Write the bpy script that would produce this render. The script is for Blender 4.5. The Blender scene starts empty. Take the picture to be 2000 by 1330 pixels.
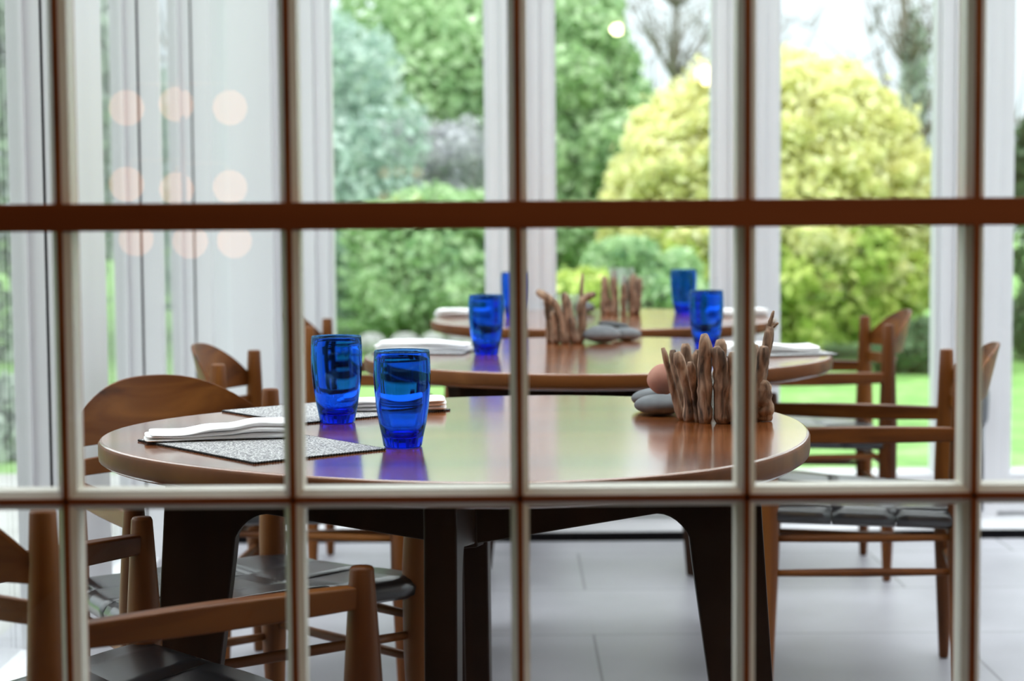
import bpy, bmesh, math, random
import numpy as np
from mathutils import Vector, Matrix
PI = math.pi
S = bpy.context.scene
COL = S.collection

# ------------------------------------------------------------------ camera
cam = bpy.data.cameras.new('camera')
camo = bpy.data.objects.new('camera', cam); COL.objects.link(camo)
cam.sensor_width = 36; cam.sensor_fit = 'HORIZONTAL'
cam.lens = 3660 / 2000 * 36
cam.clip_start = 0.05; cam.clip_end = 300
PITCH = math.atan(265 / 3660); ROLL = math.radians(0.4)
camo.matrix_world = (Matrix.Translation((0, 0, 1.08)) @ Matrix.Rotation(PI/2 - PITCH, 4, 'X') @ Matrix.Rotation(-ROLL, 4, 'Z'))
cam.dof.use_dof = True
cam.dof.focus_distance = 2.80
cam.dof.aperture_fstop = 4.2
cam.dof.aperture_blades = 0
S.camera = camo
# ------------------------------------------------------------------ sky and exposure
W = bpy.data.worlds.new('overcast_sky'); S.world = W; W.use_nodes = True
nt = W.node_tree; nt.nodes.clear()
out = nt.nodes.new('ShaderNodeOutputWorld'); bg = nt.nodes.new('ShaderNodeBackground')
tc = nt.nodes.new('ShaderNodeTexCoord'); sep = nt.nodes.new('ShaderNodeSeparateXYZ')
rmp = nt.nodes.new('ShaderNodeValToRGB')
nt.links.new(tc.outputs['Generated'], sep.inputs[0]); nt.links.new(sep.outputs['Z'], rmp.inputs[0])
# overcast sky: the zenith is three times as bright as the horizon
rmp.color_ramp.elements[0].position = 0.0; rmp.color_ramp.elements[0].color = (0.215, 0.235, 0.26, 1)
rmp.color_ramp.elements[1].position = 1.0; rmp.color_ramp.elements[1].color = (0.97, 0.96, 1.0, 1)
nt.links.new(rmp.outputs[0], bg.inputs[0]); bg.inputs[1].default_value = 5.0
nt.links.new(bg.outputs[0], out.inputs[0])
S.view_settings.view_transform = 'Standard'; S.view_settings.look = 'None'
S.view_settings.gamma = 1; S.view_settings.use_curve_mapping = False
S.view_settings.exposure = 0.05
S.cycles.max_bounces = 16; S.cycles.transmission_bounces = 14; S.cycles.transparent_max_bounces = 24
S.cycles.diffuse_bounces = 6; S.cycles.glossy_bounces = 6
S.cycles.sample_clamp_indirect = 8
S.cycles.caustics_reflective = False

# ------------------------------------------------------------------ materials
def mat(name, color=(.8, .8, .8), rough=.5, metal=0, spec=.5, coat=0, coat_rough=.1, emis=None, estr=0):
    m = bpy.data.materials.new(name); m.use_nodes = True
    b = m.node_tree.nodes['Principled BSDF']
    b.inputs['Base Color'].default_value = (*color, 1); b.inputs['Roughness'].default_value = rough
    b.inputs['Metallic'].default_value = metal; b.inputs['Specular IOR Level'].default_value = spec
    b.inputs['Coat Weight'].default_value = coat; b.inputs['Coat Roughness'].default_value = coat_rough
    if emis: b.inputs['Emission Color'].default_value = (*emis, 1); b.inputs['Emission Strength'].default_value = estr
    return m
def ramp_noise(m, scale, stretch, stops, detail=6, coord='Object', bump=0, distort=0, dist=.002, rough_var=None):
    """colour from a stretched noise; optional bump of the same noise"""
    n = m.node_tree; b = n.nodes['Principled BSDF']
    t = n.nodes.new('ShaderNodeTexCoord'); mp = n.nodes.new('ShaderNodeMapping'); mp.inputs['Scale'].default_value = stretch
    no = n.nodes.new('ShaderNodeTexNoise'); no.inputs['Scale'].default_value = scale; no.inputs['Detail'].default_value = detail
    no.inputs['Distortion'].default_value = distort
    r = n.nodes.new('ShaderNodeValToRGB')
    els = r.color_ramp.elements
    els[0].position, els[0].color = stops[0][0], (*stops[0][1], 1)
    els[1].position, els[1].color = stops[-1][0], (*stops[-1][1], 1)
    for p, c in stops[1:-1]:
        e = els.new(p); e.color = (*c, 1)
    n.links.new(t.outputs[coord], mp.inputs[0]); n.links.new(mp.outputs[0], no.inputs['Vector'])
    n.links.new(no.outputs['Fac'], r.inputs[0]); n.links.new(r.outputs[0], b.inputs['Base Color'])
    if bump:
        bp = n.nodes.new('ShaderNodeBump'); bp.inputs['Strength'].default_value = bump; bp.inputs['Distance'].default_value = dist
        n.links.new(no.outputs['Fac'], bp.inputs['Height']); n.links.new(bp.outputs[0], b.inputs['Normal'])
    return m
def wood(name, dark, mid, light, axis='Z', rough=.4, coat=.25, coat_rough=.2, scale=16):
    m = mat(name, mid, rough, coat=coat, coat_rough=coat_rough)
    st = {'X': (.07, 1, 1), 'Y': (1, .07, 1), 'Z': (1, 1, .07)}[axis]
    return ramp_noise(m, scale, st, [(.3, dark), (.5, mid), (.72, light)], detail=8, bump=.12, distort=.6, dist=.001)
CW = ((.040, .009, .0015), (.125, .036, .005), (.22, .078, .014))
M = {}
for a in 'XYZ': M['chair' + a] = wood('oiled_walnut_' + a.lower(), *CW, axis=a, rough=.42, coat=0)
for a in 'XYZ': M['chair' + a].node_tree.nodes['Principled BSDF'].inputs['Specular IOR Level'].default_value = .22
M['tabletop'] = wood('polished_table_wood', (.13, .034, .007), (.25, .072, .016), (.33, .115, .034), 'X', rough=.22, coat=1, coat_rough=.12, scale=7)
M['tabletop'].node_tree.nodes['Principled BSDF'].inputs['Coat IOR'].default_value = 1.65
M['tableedge'] = wood('matte_table_edge', (.070, .019, .003), (.125, .038, .007), (.18, .062, .014), 'X', rough=.5, coat=0, scale=9)
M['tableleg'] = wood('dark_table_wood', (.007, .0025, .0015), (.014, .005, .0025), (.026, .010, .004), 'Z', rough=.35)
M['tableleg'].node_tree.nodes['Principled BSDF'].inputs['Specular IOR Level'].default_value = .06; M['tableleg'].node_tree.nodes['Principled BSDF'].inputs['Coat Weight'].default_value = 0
M['tableedge'].node_tree.nodes['Principled BSDF'].inputs['Specular IOR Level'].default_value = .15
M['leather'] = ramp_noise(mat('black_leather', (.02, .022, .028), .28, spec=.8, coat=0), 60, (1, 1, 1), [(.35, (.004, .0045, .006)), (.65, (.008, .009, .013))], bump=.02, dist=.001)
M['white'] = ramp_noise(mat('white_painted_frame', (.7, .7, .72), .38), 6, (1, 1, .1), [(.3, (.69, .685, .72)), (.7, (.74, .735, .765))])
M['back'] = ramp_noise(mat('darkened_unseen_wall', (.09, .075, .06), .8), 3, (1, 1, 1), [(.3, (.08, .065, .05)), (.7, (.11, .09, .07))])  # unseen room kept dark to cut fill light and pane reflections
M['wall'] = ramp_noise(mat('white_wall_paint', (.8, .8, .8), .7), 3, (1, 1, 1), [(.3, (.78, .78, .79)), (.7, (.84, .84, .84))])
M['gasket'] = mat('black_rubber_gasket', (.012, .013, .015), .6)
M['grille'] = mat('black_floor_grille', (.003, .003, .004), 1, spec=0)
M['muntin_wood'] = wood('red_brown_muntin_wood', (.20, .045, .006), (.29, .070, .010), (.36, .095, .016), 'X', rough=.6, coat=0, scale=10)
M['muntin_paint'] = ramp_noise(mat('cream_muntin_paint', (.78, .74, .66), .35), 8, (1, 1, 1), [(.3, (.74, .70, .61)), (.7, (.82, .79, .72))])
M['napkin'] = ramp_noise(mat('white_linen', (.88, .88, .9), .9), 90, (1, 1, 1), [(.3, (.90, .90, .92)), (.7, (.95, .95, .95))], bump=.2, dist=.0008)
M['jar'] = None
M['handle'] = mat('grey_metal_handle', (.22, .23, .25), .35, metal=.7)
M['brass'] = mat('brass_fitting', (.6, .42, .15), .3, metal=1)
M['globe'] = mat('warm_lamp_glass', (.9, .8, .7), .4, emis=(1, .36, .12), estr=3.4)
M['lampglobe'] = mat('added_lamp_opal', (1, .9, .8), .4, emis=(1, .66, .36), estr=110)
M['bulb'] = mat('bright_bulb', (1, .9, .8), .4, emis=(1, .80, .5), estr=160)

def glass_thin(name, tint=(.97, .99, .98), ior=1.45, extra=0.0):
    m = bpy.data.materials.new(name); m.use_nodes = True; n = m.node_tree; n.nodes.clear()
    o = n.nodes.new('ShaderNodeOutputMaterial'); mx = n.nodes.new('ShaderNodeMixShader')
    t = n.nodes.new('ShaderNodeBsdfTransparent'); t.inputs[0].default_value = (*tint, 1)
    g = n.nodes.new('ShaderNodeBsdfGlossy'); g.inputs['Roughness'].default_value = 0.0
    f = n.nodes.new('ShaderNodeFresnel')
    ge = n.nodes.new('ShaderNodeNewGeometry'); mr = n.nodes.new('ShaderNodeMapRange')     # same reflectance on entering and leaving
    mr.inputs['To Min'].default_value = ior; mr.inputs['To Max'].default_value = 1/ior
    n.links.new(ge.outputs['Backfacing'], mr.inputs[0]); n.links.new(mr.outputs[0], f.inputs[0])
    n.links.new(f.outputs[0], mx.inputs[0]); n.links.new(t.outputs[0], mx.inputs[1]); n.links.new(g.outputs[0], mx.inputs[2])
    n.links.new(mx.outputs[0], o.inputs[0]); return m
M['pane'] = glass_thin('window_glass')
M['jar'] = glass_thin('clear_jar_glass', (.93, .96, .95), 1.6)
def blue_glass():
    m = bpy.data.materials.new('cobalt_blue_glass'); m.use_nodes = True; n = m.node_tree; n.nodes.clear()
    o = n.nodes.new('ShaderNodeOutputMaterial'); g = n.nodes.new('ShaderNodeBsdfGlass')
    g.inputs['Color'].default_value = (.30, .62, 1.0, 1); g.inputs['Roughness'].default_value = 0.0; g.inputs['IOR'].default_value = 1.46
    va = n.nodes.new('ShaderNodeVolumeAbsorption'); va.inputs['Color'].default_value = (0, .25, .80, 1); va.inputs['Density'].default_value = 95
    n.links.new(g.outputs[0], o.inputs[0]); n.links.new(va.outputs[0], o.inputs['Volume']); return m
M['blue'] = blue_glass()
def stone_mat(name, a, b): return ramp_noise(mat(name, a, .8), 22, (1, 1, 1), [(.3, a), (.7, b)], detail=10, bump=.25, dist=.002)
M['stone_grey'] = stone_mat('grey_pebble', (.10, .108, .118), (.19, .20, .215))
M['stone_dark'] = stone_mat('dark_slate_pebble', (.02, .022, .026), (.045, .048, .052))
M['stone_pink'] = stone_mat('pink_pebble', (.36, .16, .115), (.46, .23, .17))
M['rock'] = stone_mat('pale_limestone', (.16, .16, .155), (.46, .46, .45))
M['drift'] = ramp_noise(mat('driftwood', (.3, .2, .14), .85), 75, (1, 1, .22), [(.30, (.02, .010, .006)), (.44, (.17, .10, .065)), (.58, (.34, .215, .145)), (.78, (.56, .39, .27))], detail=12, bump=1.0, distort=.8, dist=.003)
def placemat_mat():
    m = mat('woven_charcoal_mat', (.2, .2, .2), .75)
    n = m.node_tree; b = n.nodes['Principled BSDF']; t = n.nodes.new('ShaderNodeTexCoord')
    c = n.nodes.new('ShaderNodeTexVoronoi'); c.inputs['Scale'].default_value = 330
    r = n.nodes.new('ShaderNodeValToRGB'); r.color_ramp.elements[0].position = .25; r.color_ramp.elements[0].color = (.72, .71, .71, 1)
    r.color_ramp.elements[1].position = .6; r.color_ramp.elements[1].color = (.20, .20, .21, 1)
    bp = n.nodes.new('ShaderNodeBump'); bp.inputs['Strength'].default_value = .8; bp.inputs['Distance'].default_value = .0015; bp.invert = True
    n.links.new(t.outputs['Object'], c.inputs['Vector']); n.links.new(c.outputs['Distance'], r.inputs[0]); n.links.new(r.outputs[0], b.inputs['Base Color'])
    n.links.new(c.outputs['Distance'], bp.inputs['Height']); n.links.new(bp.outputs[0], b.inputs['Normal'])
    return m
M['mat'] = placemat_mat()
M['matedge'] = mat('black_mat_trim', (.02, .02, .022), .8)
def floor_mat():
    m = mat('grey_stone_tiles', (.4, .4, .42), .32, spec=.5)
    n = m.node_tree; b = n.nodes['Principled BSDF']; t = n.nodes.new('ShaderNodeTexCoord')
    mp = n.nodes.new('ShaderNodeMapping'); mp.inputs['Location'].default_value = (.25, .30, 0)
    br = n.nodes.new('ShaderNodeTexBrick'); br.inputs['Scale'].default_value = 1
    br.inputs['Brick Width'].default_value = .9; br.inputs['Row Height'].default_value = .55; br.inputs['Mortar Size'].default_value = .004
    br.inputs['Color1'].default_value = (.30, .295, .33, 1); br.inputs['Color2'].default_value = (.34, .335, .37, 1); br.inputs['Mortar'].default_value = (.16, .16, .17, 1)
    no = n.nodes.new('ShaderNodeTexNoise'); no.inputs['Scale'].default_value = 2.2; no.inputs['Detail'].default_value = 8
    mx = n.nodes.new('ShaderNodeMixRGB'); mx.blend_type = 'OVERLAY'; mx.inputs[0].default_value = .55
    n.links.new(t.outputs['Object'], mp.inputs[0]); n.links.new(mp.outputs[0], br.inputs['Vector']); n.links.new(t.outputs['Object'], no.inputs['Vector'])
    n.links.new(br.outputs['Color'], mx.inputs[1]); n.links.new(no.outputs['Fac'], mx.inputs[2]); n.links.new(mx.outputs[0], b.inputs['Base Color'])
    r = n.nodes.new('ShaderNodeMapRange'); r.inputs['To Min'].default_value = .3; r.inputs['To Max'].default_value = .55
    n.links.new(no.outputs['Fac'], r.inputs[0]); n.links.new(r.outputs[0], b.inputs['Roughness'])
    return m
M['floor'] = floor_mat()
M['lawn'] = ramp_noise(mat('lawn_grass', (.2, .4, .06), .9), 5, (1, 1, 1), [(.3, (.11, .25, .05)), (.55, (.19, .37, .09)), (.75, (.31, .48, .19))], detail=10, bump=.6, dist=.03)
M['paving'] = ramp_noise(mat('added_garden_paving', (.4, .4, .38), .9), 4, (1, 1, 1), [(.3, (.36, .36, .34)), (.7, (.5, .5, .48))])
def leaf_mat(name, cols, trans=.35):
    m = mat(name, cols[1], .6); n = m.node_tree; b = n.nodes['Principled BSDF']
    g = n.nodes.new('ShaderNodeNewGeometry'); no = n.nodes.new('ShaderNodeTexNoise'); no.inputs['Scale'].default_value = 1.6; no.inputs['Detail'].default_value = 3
    t = n.nodes.new('ShaderNodeTexCoord'); n.links.new(t.outputs['Object'], no.inputs['Vector'])
    ad = n.nodes.new('ShaderNodeMath'); ad.operation = 'MULTIPLY_ADD'; ad.inputs[1].default_value = .45
    n.links.new(g.outputs['Random Per Island'], ad.inputs[0])
    ml = n.nodes.new('ShaderNodeMath'); ml.operation = 'MULTIPLY'; ml.inputs[1].default_value = .75; n.links.new(no.outputs['Fac'], ml.inputs[0]); n.links.new(ml.outputs[0], ad.inputs[2])
    r = n.nodes.new('ShaderNodeValToRGB'); e = r.color_ramp.elements
    e[0].position = .25; e[0].color = (*cols[0], 1); e[1].position = .95; e[1].color = (*cols[-1], 1)
    for i, c in enumerate(cols[1:-1]):
        q = e.new(.25 + .7*(i+1)/(len(cols)-1)); q.color = (*c, 1)
    n.links.new(ad.outputs[0], r.inputs[0]); n.links.new(r.outputs[0], b.inputs['Base Color'])
    tr = n.nodes.new('ShaderNodeBsdfTranslucent'); mx = n.nodes.new('ShaderNodeMixShader'); mx.inputs[0].default_value = trans
    n.links.new(r.outputs[0], tr.inputs[0]); n.links.new(b.outputs[0], mx.inputs[1]); n.links.new(tr.outputs[0], mx.inputs[2])
    n.links.new(mx.outputs[0], n.nodes['Material Output'].inputs[0]); return m
M['gold_leaf'] = leaf_mat('golden_conifer_foliage', [(.56, .57, .18), (.86, .85, .42), (.98, .96, .68)])
M['gold_low'] = leaf_mat('lime_shrub_foliage', [(.16, .27, .05), (.55, .68, .16), (.90, .92, .36)])
M['green_leaf'] = leaf_mat('mid_green_foliage', [(.20, .36, .17), (.45, .64, .33), (.74, .87, .60)])
M['pale_leaf'] = leaf_mat('blue_green_foliage', [(.32, .46, .40), (.56, .70, .62), (.84, .90, .85)])
M['dark_leaf'] = leaf_mat('dark_green_foliage', [(.04, .08, .035), (.11, .19, .09), (.24, .36, .20)])
M['grey_leaf'] = leaf_mat('grey_green_foliage', [(.26, .32, .26), (.50, .58, .50), (.76, .82, .76)])
M['twig_leaf'] = leaf_mat('whitish_twig_buds', [(.46, .46, .46), (.66, .66, .70), (.85, .85, .88)])
M['bark'] = ramp_noise(mat('grey_bark', (.2, .17, .14), .9), 8, (1, 1, .3), [(.3, (.12, .10, .08)), (.7, (.30, .27, .23))], bump=.6, dist=.02)
M['ivy'] = M['dark_leaf']

# ------------------------------------------------------------------ helpers
def link_mesh(name, me, m=None, parent=None):
    o = bpy.data.objects.new(name, me); COL.objects.link(o)
    if m: me.materials.append(m)
    if parent: o.parent = parent
    return o
def from_bm(name, bm, m=None, parent=None, smooth=True, bevel=0, seg=2):
    bmesh.ops.recalc_face_normals(bm, faces=bm.faces)
    me = bpy.data.meshes.new(name); bm.to_mesh(me); bm.free()
    for p in me.polygons: p.use_smooth = smooth
    o = link_mesh(name, me, m, parent)
    if bevel:
        md = o.modifiers.new('bevel', 'BEVEL'); md.width = bevel; md.segments = seg; md.limit_method = 'ANGLE'; md.angle_limit = math.radians(35)
        md.harden_normals = True
    return o
def box(bm, x0, x1, y0, y1, z0, z1, mi=0):
    v = [bm.verts.new(p) for p in ((x0, y0, z0), (x1, y0, z0), (x1, y1, z0), (x0, y1, z0), (x0, y0, z1), (x1, y0, z1), (x1, y1, z1), (x0, y1, z1))]
    for q in ((0, 3, 2, 1), (4, 5, 6, 7), (0, 1, 5, 4), (1, 2, 6, 5), (2, 3, 7, 6), (3, 0, 4, 7)):
        f = bm.faces.new([v[i] for i in q]); f.material_index = mi
def tube(bm, pts, rads, seg=16, squash=None, wob=None):
    """closed tube through pts with radii; wob(i,k) multiplies the radius"""
    pts = [Vector(p) for p in pts]; rings = []
    ref = Vector((0, 1, 0.03)) if abs((pts[-1]-pts[0]).normalized().y) < .8 else Vector((1, 0, .03))
    for i, p in enumerate(pts):
        t = (pts[min(i+1, len(pts)-1)] - pts[max(i-1, 0)]).normalized()
        u = t.cross(ref).normalized(); w = t.cross(u).normalized(); ring = []
        for k in range(seg):
            a = 2*PI*k/seg; r = rads[i] * (wob(i, k) if wob else 1)
            ring.append(bm.verts.new(p + u*math.cos(a)*r + w*math.sin(a)*r*(squash or 1)))
        rings.append(ring)
    for a, b in zip(rings, rings[1:]):
        for k in range(seg): bm.faces.new((a[k], a[(k+1) % seg], b[(k+1) % seg], b[k]))
    bm.faces.new(rings[0][::-1]); bm.faces.new(rings[-1])
def lathe(bm, prof, seg=48, mod=None, close=False):
    rings = []
    for (r, z) in prof:
        if r < 1e-6: rings.append([bm.verts.new((0, 0, z))]); continue
        rings.append([bm.verts.new((r*(mod(k, z) if mod else 1)*math.cos(2*PI*k/seg), r*(mod(k, z) if mod else 1)*math.sin(2*PI*k/seg), z)) for k in range(seg)])
    for a, b in zip(rings, rings[1:]):
        for k in range(seg):
            q = [a[k % len(a)], a[(k+1) % len(a)], b[(k+1) % len(b)], b[k % len(b)]]
            q = list(dict.fromkeys(q))
            if len(q) > 2: bm.faces.new(q)
def prism(bm, poly, thick, axis='Y', c=0):
    """extrude 2D poly (u,z) symmetric by thick about plane axis=c"""
    A, B = [], []
    for u, z in poly:
        if axis == 'Y': A.append(bm.verts.new((u, c-thick/2, z))); B.append(bm.verts.new((u, c+thick/2, z)))
        else: A.append(bm.verts.new((c-thick/2, u, z))); B.append(bm.verts.new((c+thick/2, u, z)))
    n = len(poly)
    for i in range(n): bm.faces.new((A[i], A[(i+1) % n], B[(i+1) % n], B[i]))
    bm.faces.new(A); bm.faces.new(B[::-1])
def tag(o, label, cat, group=None, kind=None):
    o['label'] = label; o['category'] = cat
    if group: o['group'] = group
    if kind: o['kind'] = kind
    return o
def empty(name, loc=(0, 0, 0), rz=0):
    o = bpy.data.objects.new(name, None); COL.objects.link(o); o.location = loc; o.rotation_euler = (0, 0, rz); o.empty_display_size = .1
    return o
def struct(o, label=None):
    o['kind'] = 'structure'
    if label: o['label'] = label
    return o
def copy_tree(o, parent=None):
    c = o.copy(); COL.objects.link(c); c.parent = parent
    for ch in [k for k in o.children]: copy_tree(ch, c)
    return c

# ------------------------------------------------------------------ room shell
XL, YF, XR, YB, YP, ZC = -0.95, 6.45, 3.3, -3.2, 1.8, 2.55
bm = bmesh.new(); box(bm, -1.3, XR+.2, YB-.1, 6.70, -.12, 0)
struct(from_bm('floor', bm, M['floor'], smooth=False))
bm = bmesh.new(); box(bm, XL, XR, 5.96, 6.11, .001, .004)
struct(from_bm('trim_1', bm, M['grille'], smooth=False), 'black floor grille strip along the foot of the far windows')
bm = bmesh.new(); box(bm, XL, XR, 6.10, 6.42, .001, .006)
struct(from_bm('trim_2', bm, M['white'], smooth=False), 'flush white threshold at the foot of the far windows')

wn = [2]
def far_window(x0, x1):
    """tall white framed glazed door in the far wall, glass from x0 to x1"""
    n = wn[0]; wn[0] += 1
    bm = bmesh.new(); f = .055; z0, z1 = .02, 2.45
    # outer frame (stepped) and sash
    for (a, b) in ((x0-f, x0-.012), (x1+.012, x1+f)): box(bm, a, b, 6.36, 6.50, z0, z1)
    for (a, b) in ((x0-.012, x0), (x1, x1+.012)): box(bm, a, b, 6.385, 6.47, z0, z1)
    box(bm, x0-.012, x1+.012, 6.37, 6.49, z0, .15); box(bm, x0-.012, x1+.012, 6.37, 6.49, 2.38, z1)
    w = from_bm('window_%d' % n, bm, M['white'], smooth=False, bevel=.003); struct(w)
    bm = bmesh.new(); box(bm, x0-.004, x1+.004, 6.428, 6.434, .148, 2.382)
    from_bm('glass_pane', bm, M['pane'], w, smooth=False)
    return w
GL = [(-.607, -.09), (.153, .682), (.916, 1.445), (1.71, 2.24), (2.475, 3.0)]
wfar = [far_window(*g) for g in GL]
bm = bmesh.new()
ed = [XL-.1] + [v for g in GL for v in g] + [XR]
piers = [(ed[i], ed[i+1]) for i in range(0, len(ed), 2)]
for i, (a, b) in enumerate(piers):
    a2 = a if i == 0 else a + .0555; b2 = b if i == len(piers)-1 else b - .0555
    box(bm, a2, b2, 6.345, 6.50, 0, ZC)
    m_ = (a2+b2)/2
    if 0 < i < len(piers)-1:
        box(bm, m_-.028, m_+.028, 6.325, 6.345, 0, ZC)
box(bm, -.95, -.80, 6.30, 6.345, 0, ZC)
box(bm, XL-.1, XR, 6.36, 6.50, 2.45, ZC)
struct(from_bm('wall_far', bm, M['white'], smooth=False, bevel=.003))
# espagnolette handle on a far frame
h = empty('window_handle', (1.595, 6.325, 0)); tag(h, 'grey metal lever handle with long bolt rod on the right white window post', 'handle')
bm = bmesh.new(); tube(bm, [(0, -.008, .03), (0, -.008, .34)], [.005, .005], 10); from_bm('bolt_rod', bm, M['handle'], h)
bm = bmesh.new(); tube(bm, [(0, -.010, .33), (0, -.014, .345), (0, -.018, .39), (.004, -.022, .44), (.006, -.022, .452)], [.010, .016, .017, .013, .006], 14); from_bm('lever', bm, M['handle'], h)

# left wall: deep thin mullions with large panes between them
def left_mullion(bm, bg_, y, t):
    box(bm, -1.0-.002, XL, y, y+t, 0, ZC)                    # deep frame towards the room
    box(bm, -1.075, -1.006, y-.004, y+t, .12, 2.45)          # sash stile
    box(bm, -1.075, -1.040, y-.016, y-.004, .12, 2.45)
    box(bg_, -1.007, -1.0015, y-.002, y+t-.002, .1, 2.45)    # black gasket
LM = [(1.8, .05), (2.86, .05), (4.045, .345), (5.09, .045), (5.94, .045)]
bm = bmesh.new(); bg_ = bmesh.new()
for y, t in LM: left_mullion(bm, bg_, y, t)
box(bm, -1.075, -.97, 1.75, 6.345, 0, .12); box(bm, -1.075, -.97, 1.75, 6.345, 2.45, ZC)
lw = struct(from_bm('wall_left', bm, M['white'], smooth=False, bevel=.002))
from_bm('gasket', bg_, M['gasket'], lw, smooth=False)
ys = [(1.85, 2.86), (2.91, 4.045), (4.39, 5.09), (5.135, 5.94), (5.985, 6.345)]
for a, b in ys:
    bm = bmesh.new(); box(bm, -1.052, -1.047, a, b, .118, 2.452)
    w = from_bm('window_%d' % wn[0], bm, M['pane'], smooth=False); wn[0] += 1; struct(w)
# unseen right wall, its glazing added to let more light in
bm = bmesh.new()
for y in (1.7, 2.75, 3.85, 5.0, 6.2): box(bm, XR, XR+.1, y, y+.25, 0, ZC)
box(bm, XR, XR+.1, 1.45, 6.5, 0, .3); box(bm, XR, XR+.1, 1.45, 6.5, 2.4, ZC)
struct(from_bm('wall_right', bm, M['white'], smooth=False))
bm = bmesh.new(); box(bm, XR+.04, XR+.046, 1.55, 6.4, .3, 2.4)
w = from_bm('window_%d' % wn[0], bm, M['pane'], smooth=False); wn[0] += 1; struct(w)
# conservatory ceiling with unseen roof glazing added for light, solid over the camera room
bm = bmesh.new()
box(bm, -1.3, XR+.2, 1.8, 2.0, ZC, ZC+.12)
for x in (-1.08, 0.02, 1.12, 2.22, 3.2): box(bm, x, x+.12, 1.9, 6.5, ZC, ZC+.12)
for y in (1.9, 4.1, 6.35): box(bm, -1.1, XR+.1, y, y+.18, ZC, ZC+.12)
struct(from_bm('ceiling', bm, M['wall'], smooth=False))
bm = bmesh.new(); box(bm, -1.1, XR+.1, 1.95, 6.5, ZC+.05, ZC+.056)
w = from_bm('window_%d' % wn[0], bm, M['pane'], smooth=False); wn[0] += 1; struct(w)
# camera-side room
bm = bmesh.new(); box(bm, -1.3, XR+.2, YB-.1, 1.8, ZC, ZC+.12); struct(from_bm('ceiling_near', bm, M['back'], smooth=False))
bm = bmesh.new(); box(bm, -2.4, -2.3, YB, YP, 0, ZC); struct(from_bm('wall_west', bm, M['back'], smooth=False))
bm = bmesh.new(); box(bm, XR+.1, XR+.2, YB, YP, 0, ZC); struct(from_bm('wall_east', bm, M['back'], smooth=False))
bm = bmesh.new(); box(bm, -2.4, XR+.2, YB-.1, YB, 0, ZC); struct(from_bm('wall_back', bm, M['back'], smooth=False))
bm = bmesh.new(); box(bm, -2.4, -1.3, YB-.1, 1.6, -.12, 0); box(bm, -2.4, -1.3, YB-.1, 1.6, ZC, ZC+.12); box(bm, -2.4, -1.08, YP+.0, YP+.1, 0, ZC)
struct(from_bm('wall_alcove', bm, M['back'], smooth=False))

# ------------------------------------------------------------------ the glazed lattice the photo looks through
PX = .18335*1.2; Z_THICK = 1.0706; Z_ROW = .2290*1.2
win = struct(empty('window_1', (0, YP, 0)), 'dark wood lattice window with cream reveals and clear panes')
def bar_v(x, z0, z1, no=.0030, bo=.0090, d=.040):
    bm = bmesh.new()                                     # painted body with splayed front
    prof = [(-no, .002), (no, .002), (bo, .009), (bo, d), (-bo, d), (-bo, .009)]
    A = [bm.verts.new((x+a, b, z0)) for a, b in prof]; B = [bm.verts.new((x+a, b, z1)) for a, b in prof]
    for i in range(6): bm.faces.new((A[i], A[(i+1) % 6], B[(i+1) % 6], B[i]))
    bm.faces.new(A); bm.faces.new(B)
    o = from_bm('muntin', bm, M['muntin_paint'], win, smooth=False)
    bm = bmesh.new(); box(bm, x-no, x+no, -.001, .0025, z0, z1); box(bm, x-bo+.0005, x+bo-.0005, d, d+.006, z0, z1)
    from_bm('wood_facing', bm, M['muntin_wood'], o, smooth=False, bevel=.0006)
def bar_h(z, x0, x1, no=.0032, bo=.0090, d=.040):
    bm = bmesh.new()
    prof = [(-no, .002), (no, .002), (bo, .009), (bo, d), (-bo, d), (-bo, .009)]
    A = [bm.verts.new((x0, b, z+a)) for a, b in prof]; B = [bm.verts.new((x1, b, z+a)) for a, b in prof]
    for i in range(6): bm.faces.new((A[i], A[(i+1) % 6], B[(i+1) % 6], B[i]))
    bm.faces.new(A); bm.faces.new(B)
    o = from_bm('glazing_bar', bm, M['muntin_paint'], win, smooth=False)
    bm = bmesh.new(); box(bm, x0, x1, -.001, .0025, z-no, z+no)
    from_bm('wood_facing', bm, M['muntin_wood'], o, smooth=False, bevel=.0006)
XB = [(.0066 + PX*k) for k in range(-4, 10)]
Z0, Z1 = Z_THICK - 3*Z_ROW - .03, 2.48
for x in XB: bar_v(x, Z0, Z1)
for k in range(-3, 6):
    if k: bar_h(Z_THICK + k*Z_ROW, XB[0]-PX/2, XB[-1]+PX/2)
bm = bmesh.new(); box(bm, XB[0]-PX, XB[-1]+PX, -.0015, .046, Z_THICK-.0134, Z_THICK+.0134)
from_bm('middle_rail', bm, M['muntin_wood'], win, smooth=False, bevel=.002)
bm = bmesh.new(); xa, xb = XB[0]-PX, XB[-1]+PX
box(bm, xa-.12, xa, -.01, .05, 0, ZC); box(bm, xb, XR, -.01, .05, 0, ZC); box(bm, xa, xb, -.01, .05, 0, Z0); box(bm, xa, xb, -.01, .05, Z1, ZC)
from_bm('frame', bm, M['muntin_wood'], win, smooth=False)
bm = bmesh.new(); box(bm, xa, xb, .016, .020, Z0, Z1)
from_bm('glass_pane', bm, M['pane'], win, smooth=False)

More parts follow.
